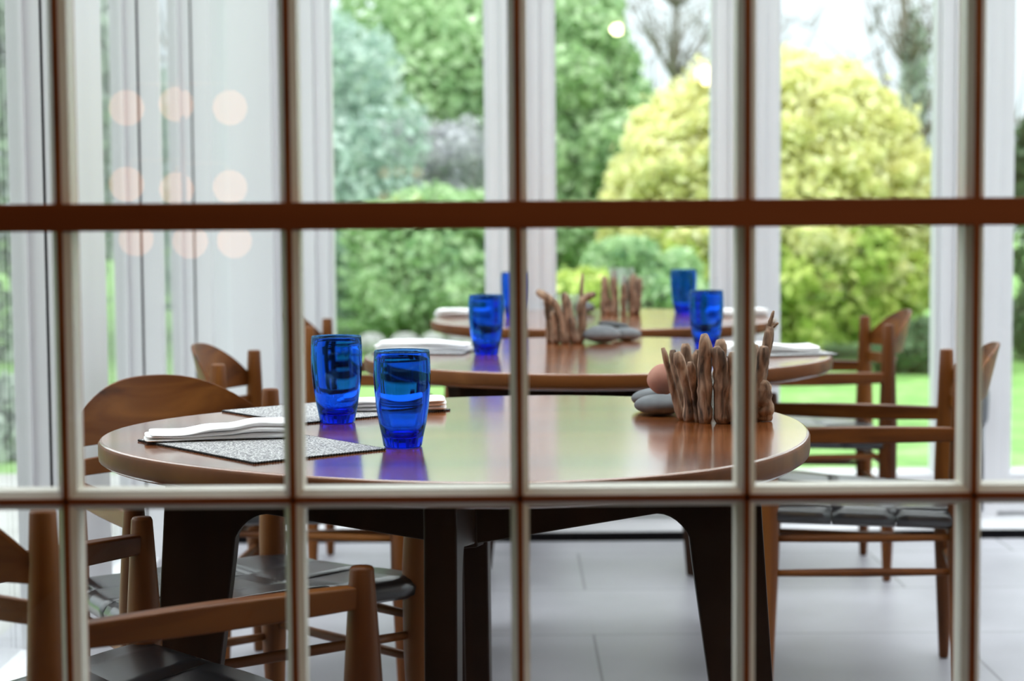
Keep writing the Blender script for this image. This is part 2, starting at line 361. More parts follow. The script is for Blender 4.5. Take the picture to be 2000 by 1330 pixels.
# ------------------------------------------------------------------ reflected lamps of the camera-side room, plus one added pendant
ch = empty('globe_chandelier', (-.80, -.966, ZC)); tag(ch, 'tiered lamp of small warm glass globes reflected in the left panes', 'lamp')
bm = bmesh.new(); tube(bm, [(0, 0, 0), (0, 0, -1.62)], [.006, .006], 8); tube(bm, [(0, 0, 0), (0, 0, -.02)], [.05, .05], 20); from_bm('stem', bm, M['brass'], ch)
for px, py in ((265, 210), (349, 200), (452, 207), (253, 355), (338, 365), (448, 362), (262, 462), (385, 465), (462, 466)):
    dv = 4.6; X = (px-1000)/3660*dv + .80; Z = 1.08 + (400-py)/3660*dv - ZC; Y = random.Random(px).uniform(-.1, .1)
    bm = bmesh.new(); bmesh.ops.create_uvsphere(bm, u_segments=20, v_segments=12, radius=.043)
    bmesh.ops.translate(bm, verts=bm.verts, vec=(X, Y, Z)); g = from_bm('globe', bm, M['globe'], ch)
    bm = bmesh.new(); tube(bm, [(0, 0, Z+.06), (X*.9, Y*.9, Z+.06), (X, Y, Z+.03)], [.004, .004, .012], 8); from_bm('lamp_arm', bm, M['brass'], ch)
lp = empty('added_pendant_lamp', (1.35, -.15, ZC)); tag(lp, 'added warm pendant globe, unseen above and behind the viewer, lighting the lattice wood', 'lamp')  # out-of-view lamp added to warm the front of the lattice bars
bm = bmesh.new(); tube(bm, [(0, 0, 0), (0, 0, -.50)], [.003, .003], 8); tube(bm, [(0, 0, -.47), (0, 0, -.52)], [.018, .022], 16); from_bm('cord', bm, M['gasket'], lp)
bm = bmesh.new(); bmesh.ops.create_uvsphere(bm, u_segments=20, v_segments=12, radius=.075); bmesh.ops.translate(bm, verts=bm.verts, vec=(0, 0, -.58)); from_bm('globe', bm, M['lampglobe'], lp)
dl = empty('pendant_bulb', (.865, -2.35, ZC)); tag(dl, 'small bright warm pendant bulb reflected high in the centre window', 'lamp')
bm = bmesh.new(); tube(bm, [(0, 0, 0), (0, 0, -.03)], [.003, .004], 8); from_bm('cord', bm, M['gasket'], dl)
bm = bmesh.new(); bmesh.ops.create_uvsphere(bm, u_segments=20, v_segments=12, radius=.055); bmesh.ops.scale(bm, vec=(1, 1, .8), verts=bm.verts); bmesh.ops.translate(bm, verts=bm.verts, vec=(0, 0, -.07)); from_bm('bulb', bm, M['bulb'], dl)

# ------------------------------------------------------------------ armchair
def lerp_prof(tab, z):
    for (a, ra), (b, rb) in zip(tab, tab[1:]):
        if a <= z <= b: return ra + (rb-ra)*(z-a)/(b-a)
    return tab[-1][1]
WF, WB, DP = .53, .40, .41
def post(name, x, y, h, root, rt=.0155):
    tab = [(0, .0115), (.06, .0145), (.30, .0255), (.45, .0265), (h-.10, .0195 if h > .7 else .022), (h, rt)]
    zs = [0, .004, .03, .10, .2, .3, .38, .45, .52, h-.06, h-.004, h]
    zs = sorted(set(z for z in zs if z <= h)); rs = [lerp_prof(tab, z) for z in zs]; rs[0] *= .8; rs[-1] *= .88
    bm = bmesh.new(); tube(bm, [(x, y, z) for z in zs], rs, 20)
    o = from_bm(name, bm, M['chairZ'], root); return o
def curved_panel(root, name, x0, y0, bulge, zb, ze, zt, th, mat_, nseg=28, taper=1.0, over=.0):
    """bentwood panel between (-x0,y0) and (x0,y0), bulging to -y; bottom zb, ends up to ze, crown zt"""
    bm = bmesh.new(); rows = []
    for i in range(nseg+1):
        u = -1 + 2*i/nseg; x = u*(x0+over); b = bulge*(1-abs(u)**2.2)
        y = y0 - b; top = ze + (zt-ze)*(1-abs(u)**2.5)
        tilt = .25
        col = []
        nz = 7
        for j in range(nz):
            z = zb + (top-zb)*j/(nz-1); col.append((x, y - (z-zb)*tilt*(1-abs(u)**2), z))
        nx = Vector((2.2*bulge*u*abs(u)**.2/(x0), 1, 0)).normalized()
        fr = [bm.verts.new(Vector(c) + nx*th/2) for c in col]; bk = [bm.verts.new(Vector(c) - nx*th/2) for c in col]
        rows.append((fr, bk))
    for (f0, b0), (f1, b1) in zip(rows, rows[1:]):
        for j in range(len(f0)-1):
            bm.faces.new((f0[j], f1[j], f1[j+1], f0[j+1])); bm.faces.new((b0[j], b0[j+1], b1[j+1], b1[j]))
        bm.faces.new((f0[-1], f1[-1], b1[-1], b0[-1])); bm.faces.new((f0[0], b0[0], b1[0], f1[0]))
    for f, b in (rows[0], rows[-1]):
        for j in range(len(f)-1): bm.faces.new((f[j], f[j+1], b[j+1], b[j]))
    return from_bm(name, bm, mat_, root, bevel=.002)
def make_chair():
    r = empty('armchair')
    xf, xb, yf, yb = WF/2, WB/2, DP/2, -DP/2
    for s in (-1, 1):
        post('back_post', s*xb, yb, .735, r)
        post('front_post', s*xf, yf, .622, r)
        # arm rail: rectangular, from back post to front post
        bm = bmesh.new(); w, hh = .0125, .0175; zc = .5835
        P0 = Vector((s*(xb+.002), yb-.004, zc)); P1 = Vector((s*xf, yf+.004, zc)); t = (P1-P0).normalized(); n = Vector((t.y, -t.x, 0))
        rings = []
        for k in range(9):
            u = k/8; c = P0.lerp(P1, u); hz = hh*(.82 + .18*math.sin(PI*u)); ww = w*(.9+.25*math.sin(PI*u))
            rings.append([bm.verts.new(c + n*a*ww + Vector((0, 0, b*hz))) for a, b in ((-1, -1), (1, -1), (1, 1), (-1, 1))])
        for a, b in zip(rings, rings[1:]):
            for k in range(4): bm.faces.new((a[k], a[(k+1) % 4], b[(k+1) % 4], b[k]))
        bm.faces.new(rings[0]); bm.faces.new(rings[-1]); from_bm('arm', bm, M['chairY'], r, bevel=.004)
        for z in (.36, .285):
            bm = bmesh.new(); a = Vector((s*xb, yb, z)); b = Vector((s*xf, yf, z))
            tube(bm, [a.lerp(b, u) for u in (0, .2, .5, .8, 1)], [.007, .0085, .0098, .0085, .007], 12); from_bm('side_stretcher', bm, M['chairY'], r)
    for y, x, z in ((yf, xf, .33), (yb, xb, .33), (yb, xb, .26)):
        bm = bmesh.new(); tube(bm, [(-x, y, z), (-x*.5, y, z), (0, y, z), (x*.5, y, z), (x, y, z)], [.007, .009, .0098, .009, .007], 12); from_bm('cross_stretcher', bm, M['chairX'], r)
    curved_panel(r, 'backrest', xb, yb-.012, .055, .650, .675, .766, .009, M['chairX'], over=.004)
    curved_panel(r, 'back_rail', xb, yb-.004, .035, .600, .628, .632, .012, M['chairX'])
    # woven seat of broad leather straps wrapped round the rails
    bm = bmesh.new(); N = 30; ns = 3
    zs = lambda v: .415 + .018*(v+1)/2
    def P(u, v):
        x = u * (xb + (xf-xb)*(v+1)/2 - .002); return x, v*(DP/2 - .0), zs(v)
    for fam in (0, 1):
        for k in range(ns):
            c0 = -1 + 2*k/ns + .003; c1 = -1 + 2*(k+1)/ns - .003
            rows = []
            for i in range(N+1):
                t = -1 + 2*i/N
                row = []
                for j in range(5):
                    c = c0 + (c1-c0)*j/4
                    u, v = (c, t) if fam == 0 else (t, c)
                    x, y, z = P(u, v)
                    cell = int(min(ns-1, max(0, (t+1)/2*ns))); ph = ((t+1)/2*ns) % 1
                    sgn = 1 if (cell + k + fam) % 2 == 0 else -1
                    z += sgn*.0026*math.sin(PI*ph)**.7 if 0 < ph < 1 else 0
                    sag = -.012*(1-u*u)*(1-v*v)
                    row.append((x, y, z + sag + (.001 if sgn > 0 else 0)))
                rows.append(row)
            # wrap over the rails at both ends
            for end in (0, -1):
                base = rows[end]; out_ = -1 if end == 0 else 1
                for (dx, dz) in ((.012, -.004), (.019, -.015), (.017, -.028), (.004, -.036)):
                    nr = [((x + out_*dx) if fam else x, (y + out_*dx) if not fam else y, zs(y/(DP/2)) + dz) for x, y, z in base]
                    if end == 0: rows.insert(0, nr)
                    else: rows.append(nr)
            V = [[bm.verts.new(p) for p in row] for row in rows]
            for a, b in zip(V, V[1:]):
                for j in range(4): bm.faces.new((a[j], a[j+1], b[j+1], b[j]))
    s = from_bm('seat', bm, M['leather'], r)
    md = s.modifiers.new('thick', 'SOLIDIFY'); md.thickness = .004; md.offset = 0
    bm = bmesh.new()
    for sx in (-1, 1):
        tube(bm, [(sx*xb, yb, .40), (sx*xf, yf, .415)], [.012, .012], 12)
    tube(bm, [(-xf, yf, .415), (xf, yf, .415)], [.012, .012], 12); tube(bm, [(-xb, yb, .398), (xb, yb, .398)], [.012, .012], 12)
    from_bm('seat_rail', bm, M['chairX'], r)
    return r
chair0 = make_chair()
# (centre of the front posts, facing direction, label)
CH = [((-.372, 2.556), (.74, .675), 'dark wooden armchair nearest the lattice, its arm crossing the lower left panes', None),
      ((-.385, 3.095), (.58, -.815), 'brown armchair with broad arched back behind the left side of the front table', None),
      ((-.225, 4.28), (1, -.06), 'brown armchair side-on by the left windows beside the middle table', None),
      ((-.165, 5.55), (1, -.03), 'farthest left armchair with orange-lit back, partly behind a lattice bar', None),
      ((.585, 4.25), (-.985, .15), 'large brown armchair at right with black woven seat, facing the middle table', None),
      ((.66, 5.50), (-1, .02), 'farther right armchair standing before the golden bush, facing the back table', None)]
for i, (fc, f, lab, g) in enumerate(CH):
    c = chair0 if i == 0 else copy_tree(chair0)
    L = math.hypot(*f); fx, fy = f[0]/L, f[1]/L
    c.location = (fc[0]-fx*DP/2, fc[1]-fy*DP/2, 0); c.rotation_euler = (0, 0, math.atan2(-fx, fy))
    tag(c, lab, 'chair', 'wooden armchairs around the tables')

# ------------------------------------------------------------------ tables
def fourier_outline(pts, cx, cy, order=3, n=96):
    ang = np.array([math.atan2(y-cy, x-cx) for x, y in pts]); r = np.array([math.hypot(x-cx, y-cy) for x, y in pts])
    A = np.array([[1] + [f(k*a) for k in range(1, order+1) for f in (math.cos, math.sin)] for a in ang])
    R = np.eye(A.shape[1])*.15; R[0, 0] = 0
    c = np.linalg.solve(A.T@A + R, A.T@r)
    th = [2*PI*i/n for i in range(n)]
    return [(float(np.dot(c, [1] + [f(k*a) for k in range(1, order+1) for f in (math.cos, math.sin)])), a) for a in th]
NEAR = [(-.649, 2.838), (-.5, 3.178), (-.412, 3.261), (.028, 3.444), (.21, 3.403), (.445, 3.126), (.457, 2.823), (-.618, 2.766), (-.481, 2.601), (-.377, 2.484), (-.289, 2.423), (-.264, 2.394), (-.009, 2.357), (.018, 2.358), (.122, 2.371), (.29, 2.485), (.412, 2.68)]
def table(loc, outline, rz, label, leg_r=(.345, .455, .43, .505)):
    t = empty('dining_table', (loc[0], loc[1], 0)); tag(t, label, 'table', 'wooden dining tables')
    bm = bmesh.new(); n = len(outline); zt, zb, b = .73, .694, .006
    rings = []
    for (dr, z) in ((-.004-b, zb), (-.001, zb+b), (0, zb+.014), (0, zt-b), (-.0022, zt-.0018), (-b, zt)):
        rings.append([bm.verts.new(((r+dr)*math.cos(a), (r+dr)*math.sin(a), z)) for r, a in outline])
    for a, c in zip(rings, rings[1:]):
        for k in range(n): bm.faces.new((a[k], a[(k+1) % n], c[(k+1) % n], c[k]))
    bm.faces.new(rings[0][::-1]); bm.faces.new(rings[-1])
    o = from_bm('tabletop', bm, M['tabletop'], t, smooth=False)
    o.data.materials.append(M['tableedge'])
    for p in o.data.polygons: p.use_smooth = len(p.vertices) == 4; p.material_index = 1 if (len(p.vertices) == 4 and abs(p.normal.z) < .5) else 0
    ri, ro, rfi, rfo = leg_r
    zt2 = .6935
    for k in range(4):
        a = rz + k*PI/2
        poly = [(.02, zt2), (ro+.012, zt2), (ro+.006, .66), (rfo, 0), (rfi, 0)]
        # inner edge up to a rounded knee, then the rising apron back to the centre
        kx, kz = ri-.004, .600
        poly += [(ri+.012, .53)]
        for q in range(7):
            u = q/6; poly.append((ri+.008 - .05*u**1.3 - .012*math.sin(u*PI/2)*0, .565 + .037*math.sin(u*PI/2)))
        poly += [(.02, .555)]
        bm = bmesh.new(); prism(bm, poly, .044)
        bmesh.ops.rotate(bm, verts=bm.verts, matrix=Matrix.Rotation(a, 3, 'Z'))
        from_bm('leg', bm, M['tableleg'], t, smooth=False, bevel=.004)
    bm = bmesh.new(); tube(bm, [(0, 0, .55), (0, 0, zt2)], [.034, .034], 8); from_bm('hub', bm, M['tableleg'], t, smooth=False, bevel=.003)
    return t
circ = lambda r, n=96: [(r, 2*PI*i/n) for i in range(n)]
TN = (-.08, 2.90); TM = (.20, 4.40); TT = (.28, 5.765)
table(TN, fourier_outline(NEAR, *TN), math.radians(-2), 'front polished wooden table with two blue glasses and the nearest driftwood holder')
table(TM, circ(.548), math.radians(45), 'middle wooden table behind the front one, horned driftwood holder in its centre')
table(TT, circ(.53), math.radians(34), 'back wooden table closest to the garden windows')

# ------------------------------------------------------------------ tumblers
ZT = .7302
def make_tumbler():
    bm = bmesh.new()
    outer = [(0, .002), (.020, .002), (.0262, 0), (.0285, .002), (.0300, .012), (.0345, .034), (.0385, .060), (.0408, .086), (.0414, .105), (.0410, .125), (.0402, .1385), (.0396, .1405)]
    inner = [(.0384, .1402), (.0376, .137), (.0385, .124), (.0389, .105), (.0382, .086), (.0358, .060), (.0317, .036), (.0262, .0185), (.018, .0145), (0, .0135)]
    def mod(k, z): return 1 - (.045*(.5+.5*math.cos(2*PI*k/64*12))*max(0, 1-z/.02) if z < .02 else 0)
    lathe(bm, outer + inner, 64, mod)
    return from_bm('tumbler', bm, M['blue'])
tb = make_tumbler()
TB = [((-.160, 2.712), 'front blue glass tumbler, nearest on the front table'),
      ((-.284, 3.022), 'blue glass tumbler just behind and left of the nearest one on the front table'),
      ((-.060, 4.375), 'blue glass tumbler beside the left napkin on the middle table'),
      ((.470, 4.52), 'blue glass tumbler on the right of the middle table, above the driftwood sticks'),
      ((.549, 5.98), 'blue glass tumbler on the right side of the back table'),
      ((.008, 5.83), 'blue glass tumbler on the back table, half hidden by a lattice bar')]
for i, ((x, y), lab) in enumerate(TB):
    o = tb if i == 0 else tb.copy()
    if i: COL.objects.link(o)
    o.location = (x, y, ZT); o.rotation_euler = (0, 0, .37*i); tag(o, lab, 'glass', 'blue glass tumblers')

# ------------------------------------------------------------------ placemats and napkins
def placemat(corner, v1, v2, label):
    """corner B with edge vectors to its two neighbours"""
    c = Vector((corner[0], corner[1])); a = Vector(v1); b = Vector(v2); ctr = c + (a+b)/2
    ang = math.atan2(a.y, a.x); la, lb = a.length, b.length
    bm = bmesh.new(); n = 60
    w, h_ = la/2, lb/2
    box(bm, -w, w, -h_, h_, 0, .0028)
    o = from_bm('placemat', bm, M['mat'], smooth=False); o.location = (ctr.x, ctr.y, ZT); o.rotation_euler = (0, 0, ang)
    bm = bmesh.new(); rng = random.Random(3)
    for (p, q) in (((-w, -h_), (w, -h_)), ((w, -h_), (w, h_)), ((w, h_), (-w, h_)), ((-w, h_), (-w, -h_))):
        P, Q = Vector((*p, .0016)), Vector((*q, .0016)); L = (Q-P).length; k = int(L/.0045)
        for i in range(k):
            c0 = P.lerp(Q, (i+.5)/k); d = (Q-P).normalized()
            tube(bm, [c0 - d*.0021, c0, c0 + d*.0021], [.0009, .0018, .0009], 6)
    from_bm('woven_edge', bm, M['matedge'], o)
    tag(o, label, 'placemat', 'woven grey placemats'); return o
placemat((-.352, 2.532), (.170, .137), (-.21, .261), 'woven grey placemat nearest the lattice, under the front napkin')
placemat((-.339, 2.997), (.236, .188), (-.161, .189), 'woven grey placemat under the rear left glass on the front table')
placemat((-.115, 4.375), (-.215, .04), (.045, .25), 'woven placemat on the left of the middle table')
placemat((.50, 4.235), (.25, .06), (-.05, .21), 'woven placemat on the right of the middle table')
def napkin(loc, ang, L, Wd, label, seed=0, prof=None, layers=3, z0=None):
    rng = random.Random(seed); bm = bmesh.new(); nx = 34
    prof = prof or (lambda u: 1)
    base = 0.0005
    for l in range(layers):
        th = .0052
        offs = rng.uniform(-.003, .003); l0 = -L/2 + rng.uniform(0, .008) + (.0 if l == 0 else .004*l); l1 = L/2 - rng.uniform(0, .006)
        rings = []
        for i in range(nx+1):
            u = i/nx; x = l0 + (l1-l0)*u; g = prof(u)
            zc = base + (l*th + th*.5)*g + .0013*math.sin(9*u+seed+l) * (l > 0)
            hw = Wd/2 + offs + .0022*math.sin(7*u + l*2+seed); tt = th*.52*g*(1 if 0 < i < nx else .35)
            ring = []
            for q in range(20):
                a = 2*PI*q/20; cy = math.copysign(abs(math.cos(a))**.35, math.cos(a)); sz = math.sin(a)
                y = hw*cy; bow = .0012*math.sin(5*y/hw + 6*u + l + seed) * (l == layers-1)
                ring.append(bm.verts.new((x, y + .004*math.sin(4*u+seed), max(.0002, zc + tt*sz + bow*(sz > 0)))))
            rings.append(ring)
        for a, b in zip(rings, rings[1:]):
            for k in range(20): bm.faces.new((a[k], a[(k+1) % 20], b[(k+1) % 20], b[k]))
        bm.faces.new(rings[0]); bm.faces.new(rings[-1])
    o = from_bm('napkin', bm, M['napkin']); o.location = (loc[0], loc[1], (z0 or ZT+.003)); o.rotation_euler = (0, 0, ang)
    md = o.modifiers.new('sub', 'SUBSURF'); md.levels = 1; md.render_levels = 1
    tag(o, label, 'napkin', 'folded white napkins'); return o
def sm(u, a, b): u = max(0, min(1, (u-a)/(b-a))); return u*u*(3-2*u)
napkin((-.437, 2.800), math.radians(13), .245, .072, 'folded white napkin at the front left of the front table', 1, lambda u: .85 + .35*sm(u, .2, .4) + .6*sm(u, .5, .72) - .2*sm(u, .85, 1))
napkin((-.205, 3.185), math.radians(3), .19, .075, 'folded white napkin behind the two blue glasses on the front table', 4, lambda u: 1.15)
napkin((-.215, 4.50), math.radians(-4), .235, .10, 'folded white napkin on the left of the middle table', 6, lambda u: 1.3 + .2*math.sin(5*u))
napkin((.600, 4.365), math.radians(6), .23, .10, 'folded white napkin on the right of the middle table', 8, lambda u: 1.2 + .25*math.sin(4*u+1))
napkin((-.145, 5.93), math.radians(-6), .20, .11, 'folded white napkin on the left of the back table', 9, lambda u: 1.4, z0=ZT)
napkin((.70, 5.85), math.radians(4), .20, .11, 'folded white napkin on the right of the back table', 11, lambda u: 1.3, z0=ZT)

# ------------------------------------------------------------------ stones
def pebble(name, loc, r, rz, m, label, seed, group, tilt=(0, 0)):
    bm = bmesh.new(); bmesh.ops.create_icosphere(bm, subdivisions=4, radius=1); rng = random.Random(seed)
    ph = [rng.uniform(0, 6) for _ in range(6)]
    for v in bm.verts:
        p = v.co; k = 1 + .05*math.sin(2.1*p.x+ph[0]) + .05*math.sin(2.6*p.y+ph[1]) + .03*math.sin(3.3*p.z+ph[2]) + .015*math.sin(6*p.x+5*p.y+ph[3])
        v.co = Vector((p.x*r[0], p.y*r[1], p.z*r[2]))*k
    bmesh.ops.rotate(bm, verts=bm.verts, matrix=Matrix.Rotation(tilt[0], 3, 'X') @ Matrix.Rotation(tilt[1], 3, 'Y'))
    zm = min(v.co.z for v in bm.verts); bmesh.ops.translate(bm, verts=bm.verts, vec=(0, 0, -zm))
    o = from_bm(name, bm, m); o.location = loc; o.rotation_euler = (0, 0, rz); tag(o, label, 'stone', group); return o
G1 = 'pebbles beside the driftwood holders'
pebble('pebble', (.244, 3.098, ZT), (.047, .036, .0165), .1, M['stone_grey'], 'flat grey pebble lying in front of the pink one on the front table', 1, G1)
pebble('pebble', (.246, 3.190, ZT), (.046, .034, .0185), .5, M['stone_grey'], 'flat grey pebble lying behind, under the pink one on the front table', 2, G1)
pebble('pebble', (.253, 3.145, ZT+.029), (.0275, .025, .0255), .5, M['stone_pink'], 'round pink pebble resting on two grey ones on the front table', 3, G1)
pebble('pebble', (.228, 4.715, ZT), (.047, .034, .0215), .2, M['stone_grey'], 'larger grey pebble beside the horned driftwood holder on the middle table', 4, G1)
pebble('pebble', (.296, 4.80, ZT), (.042, .03, .018), -.5, M['stone_grey'], 'smaller grey pebble at the right end of the middle table cluster', 5, G1)
pebble('pebble', (.262, 4.84, ZT+.030), (.042, .03, .0085), -.3, M['stone_dark'], 'thin dark pebble laid on top of the middle table cluster', 6, G1, tilt=(0, .12))
pebble('pebble', (.235, 6.02, ZT), (.034, .028, .017), 0, M['stone_grey'], 'grey pebble left of the holder on the back table', 7, G1)

# ------------------------------------------------------------------ driftwood holders
def stick(root, p0, p1, r, seed, bend=.004, rt=None, mids=None, name='driftwood_stick'):
    rng = random.Random(seed); p0 = Vector(p0); p1 = Vector(p1); n = 14; pts = []; rad = []
    d = (p1-p0); L = d.length; side = Vector((rng.uniform(-1, 1), rng.uniform(-1, 1), 0)).normalized()
    path = [p0] + [Vector(m) for m in (mids or [])] + [p1]
    for i in range(n+1):
        u = i/n; s = u*(len(path)-1); k = min(int(s), len(path)-2); q = s-k
        a = path[max(k-1, 0)]; b = path[k]; c = path[k+1]; e = path[min(k+2, len(path)-1)]
        p = .5*((2*b) + (c-a)*q + (2*a-5*b+4*c-e)*q*q + (3*b-a-3*c+e)*q**3) if mids else p0.lerp(p1, u)
        p = p + side*bend*math.sin(PI*u*1.2 + seed) + Vector((rng.uniform(-1, 1), rng.uniform(-1, 1), 0))*r*.10
        pts.append(p); rr = r*(1 + (rt/r-1 if rt else -.12)*u) * (1 + .11*math.sin(5*u+seed) + rng.uniform(-.07, .07))
        if i == 0: rr *= .82
        if i == n: rr *= .6
        if i == n-1: rr *= .95
        rad.append(rr)
    ph = [rng.uniform(0, 6) for _ in range(3)]
    bm = bmesh.new(); tube(bm, pts, rad, 14, wob=lambda i, k: 1 + .13*math.sin(2*PI*k/14*2 + ph[0] + i*.15) + .08*math.sin(2*PI*k/14*5 + ph[1] + i*.4))
    zm = min(v.co.z for v in bm.verts)
    if p0.z < .01:
        for v in bm.verts: v.co.z = max(v.co.z, .0)
    return from_bm(name, bm, M['drift'], root)
def jar(root, r, h, z=.004):
    bm = bmesh.new(); lathe(bm, [(0, z), (r, z), (r, z+h), (r-.0025, z+h), (r-.0025, z+.005), (0, z+.005)], 40); from_bm('glass_jar', bm, M['jar'], root)
# near: ring of upright sticks
hd = empty('driftwood_holder', (.338, 3.03, ZT)); tag(hd, 'candle holder of upright driftwood sticks on the front table', 'candle holder', 'driftwood candle holders')
jar(hd, .036, .085)
def ring(px_base, px_top, ytop, wpx, front, seed, d=2.97):
    """stick of the ring: base and top sideways offsets in cm-scale metres"""
    pass
NS = [  # base x, base y, top x, top y, height, radius
    (-.060, -.012, -.098, -.012, .118, .0066), (-.056, .012, -.075, .02, .112, .0075), (-.052, -.030, -.072, -.036, .112, .0082), (-.042, -.042, -.052, -.050, .098, .0052),
    (-.030, -.052, -.033, -.062, .142, .0102), (-.002, -.060, -.012, -.066, .122, .0108), (.018, -.058, .012, -.066, .114, .0090), (.036, -.048, .040, -.058, .128, .0088),
    (.052, -.030, .066, -.036, .120, .0085), (.060, -.004, .078, .0, .150, .0082), (.064, -.028, .070, -.034, .066, .0112), (.050, .030, .060, .040, .118, .0085),
    (.030, .050, .034, .060, .11, .0085), (.005, .058, .004, .066, .125, .0090), (-.022, .054, -.028, .062, .108, .0085), (-.044, .038, -.050, .050, .120, .0080)]
for i, (a, b, c, d_, h_, r_) in enumerate(NS): stick(hd, (a, b, 0), (c, d_, h_), r_*(1.22 if i > 1 else .95), i+1)
stick(hd, (.074, .0, .135), (.086, -.004, .176), .0035, 31, .001, name='twig'); stick(hd, (.076, .0, .140), (.094, .002, .156), .003, 33, .001, name='twig')
# middle: horned
hm = empty('driftwood_holder', (.137, 4.755, ZT)); tag(hm, 'driftwood candle holder with two curved horns on the middle table', 'candle holder', 'driftwood candle holders')
jar(hm, .034, .118)
stick(hm, (-.002, -.044, 0), (-.074, -.050, .133), .0125, 3, .002, rt=.009, mids=[(-.014, -.046, .06), (-.034, -.050, .105)])
stick(hm, (.022, -.040, 0), (-.006, -.044, .128), .0145, 5, .002, rt=.011)
stick(hm, (.034, -.022, 0), (.076, -.030, .124), .0105, 6, .001, rt=.0085, mids=[(.040, -.026, .05), (.038, -.028, .095), (.050, -.03, .116)])
stick(hm, (-.024, -.036, 0), (-.034, -.042, .082), .0120, 8, .002)
stick(hm, (-.042, -.010, 0), (-.048, -.012, .115), .0095, 9, .003)
stick(hm, (-.036, .024, 0), (-.040, .034, .11), .0095, 10, .003)
stick(hm, (.002, .044, 0), (.002, .050, .115), .0105, 11, .003); stick(hm, (.036, .020, 0), (.044, .026, .175), .0060, 12, .003, rt=.004)
# back
hb = empty('driftwood_holder', (.352, 6.00, ZT)); tag(hb, 'pale driftwood holder with a clear jar rim showing, on the back table', 'candle holder', 'driftwood candle holders')
jar(hb, .040, .142)
for i in range(11):
    a = 2*PI*i/11 + .2; h_ = [.10, .125, .12, .135, .09, .11, .12, .118, .098, .125, .115][i]
    stick(hb, (.050*math.cos(a), .050*math.sin(a), 0), (.060*math.cos(a), .060*math.sin(a), h_), .0115, 40+i, .003)

# ------------------------------------------------------------------ garden
bm = bmesh.new(); box(bm, -40, 40, 6.72, 70, -.30, -.06); box(bm, -40, -1.32, -6, 6.72, -.30, -.06); box(bm, XR+.22, 40, -6, 6.72, -.30, -.06)
struct(from_bm('lawn', bm, M['lawn'], smooth=False))
bm = bmesh.new(); box(bm, -3.4, -1.31, -6, 7.9, -.10, -.045); box(bm, XR+.21, 6.5, -6, 7.9, -.10, -.045); box(bm, -1.31, XR+.21, 6.71, 7.9, -.10, -.045)  # unseen paving added so less green light bounces off the lawn
struct(from_bm('added_terrace_ground', bm, M['paving'], smooth=False))
def leaf_cloud(name, blobs, n, size, m, parent=None, seed=0, shell=.25, squash=1.0, zmin=-.05, elong=1.6):
    """blobs: (x,y,z,rx,ry,rz); leaves set all over and just under their surfaces"""
    rng = np.random.default_rng(seed); B = np.array(blobs, float)
    w = (B[:, 3]*B[:, 4]*B[:, 5])**(2/3); k = rng.choice(len(B), n, p=w/w.sum())
    d = rng.normal(size=(n, 3)); d /= np.linalg.norm(d, axis=1)[:, None]
    rad = 1 - shell*rng.random(n)**1.5 + .06*rng.normal(size=n)
    c = B[k, :3] + d*B[k, 3:]*rad[:, None]
    ok = c[:, 2] > zmin; c = c[ok]; d = d[ok]; n = len(c)
    nn = d + .9*rng.normal(size=(n, 3)); nn /= np.linalg.norm(nn, axis=1)[:, None]
    t = np.cross(nn, rng.normal(size=(n, 3))); t /= np.linalg.norm(t, axis=1)[:, None]; b = np.cross(nn, t)
    s = size*(.6+.8*rng.random(n))[:, None]
    V = np.empty((n, 4, 3)); V[:, 0] = c - t*s*elong/2; V[:, 1] = c + b*s/2 + nn*s*.12; V[:, 2] = c + t*s*elong/2; V[:, 3] = c - b*s/2 + nn*s*.12
    me = bpy.data.meshes.new(name); me.vertices.add(n*4); me.vertices.foreach_set('co', V.reshape(-1))
    me.loops.add(n*4); me.loops.foreach_set('vertex_index', np.arange(n*4, dtype=np.int32))
    me.polygons.add(n); me.polygons.foreach_set('loop_start', np.arange(0, n*4, 4, dtype=np.int32)); me.polygons.foreach_set('loop_total', np.full(n, 4, dtype=np.int32))
    me.update(calc_edges=True); me.validate()
    return link_mesh(name, me, m, parent)
def blobs_on(cx, cy, cz, rx, ry, rz, n, r, seed, zmin=0.1):
    rng = random.Random(seed); out = [(cx, cy, cz, rx*.86, ry*.86, rz*.86)]
    for i in range(n):
        while True:
            v = Vector((rng.gauss(0, 1), rng.gauss(0, 1), rng.gauss(0, 1))).normalized()
            if cz + v.z*rz > zmin: break
        q = r*rng.uniform(.7, 1.3); out.append((cx+v.x*rx*.86, cy+v.y*ry*.86, cz+v.z*rz*.86, q, q, q*.85))
    return out
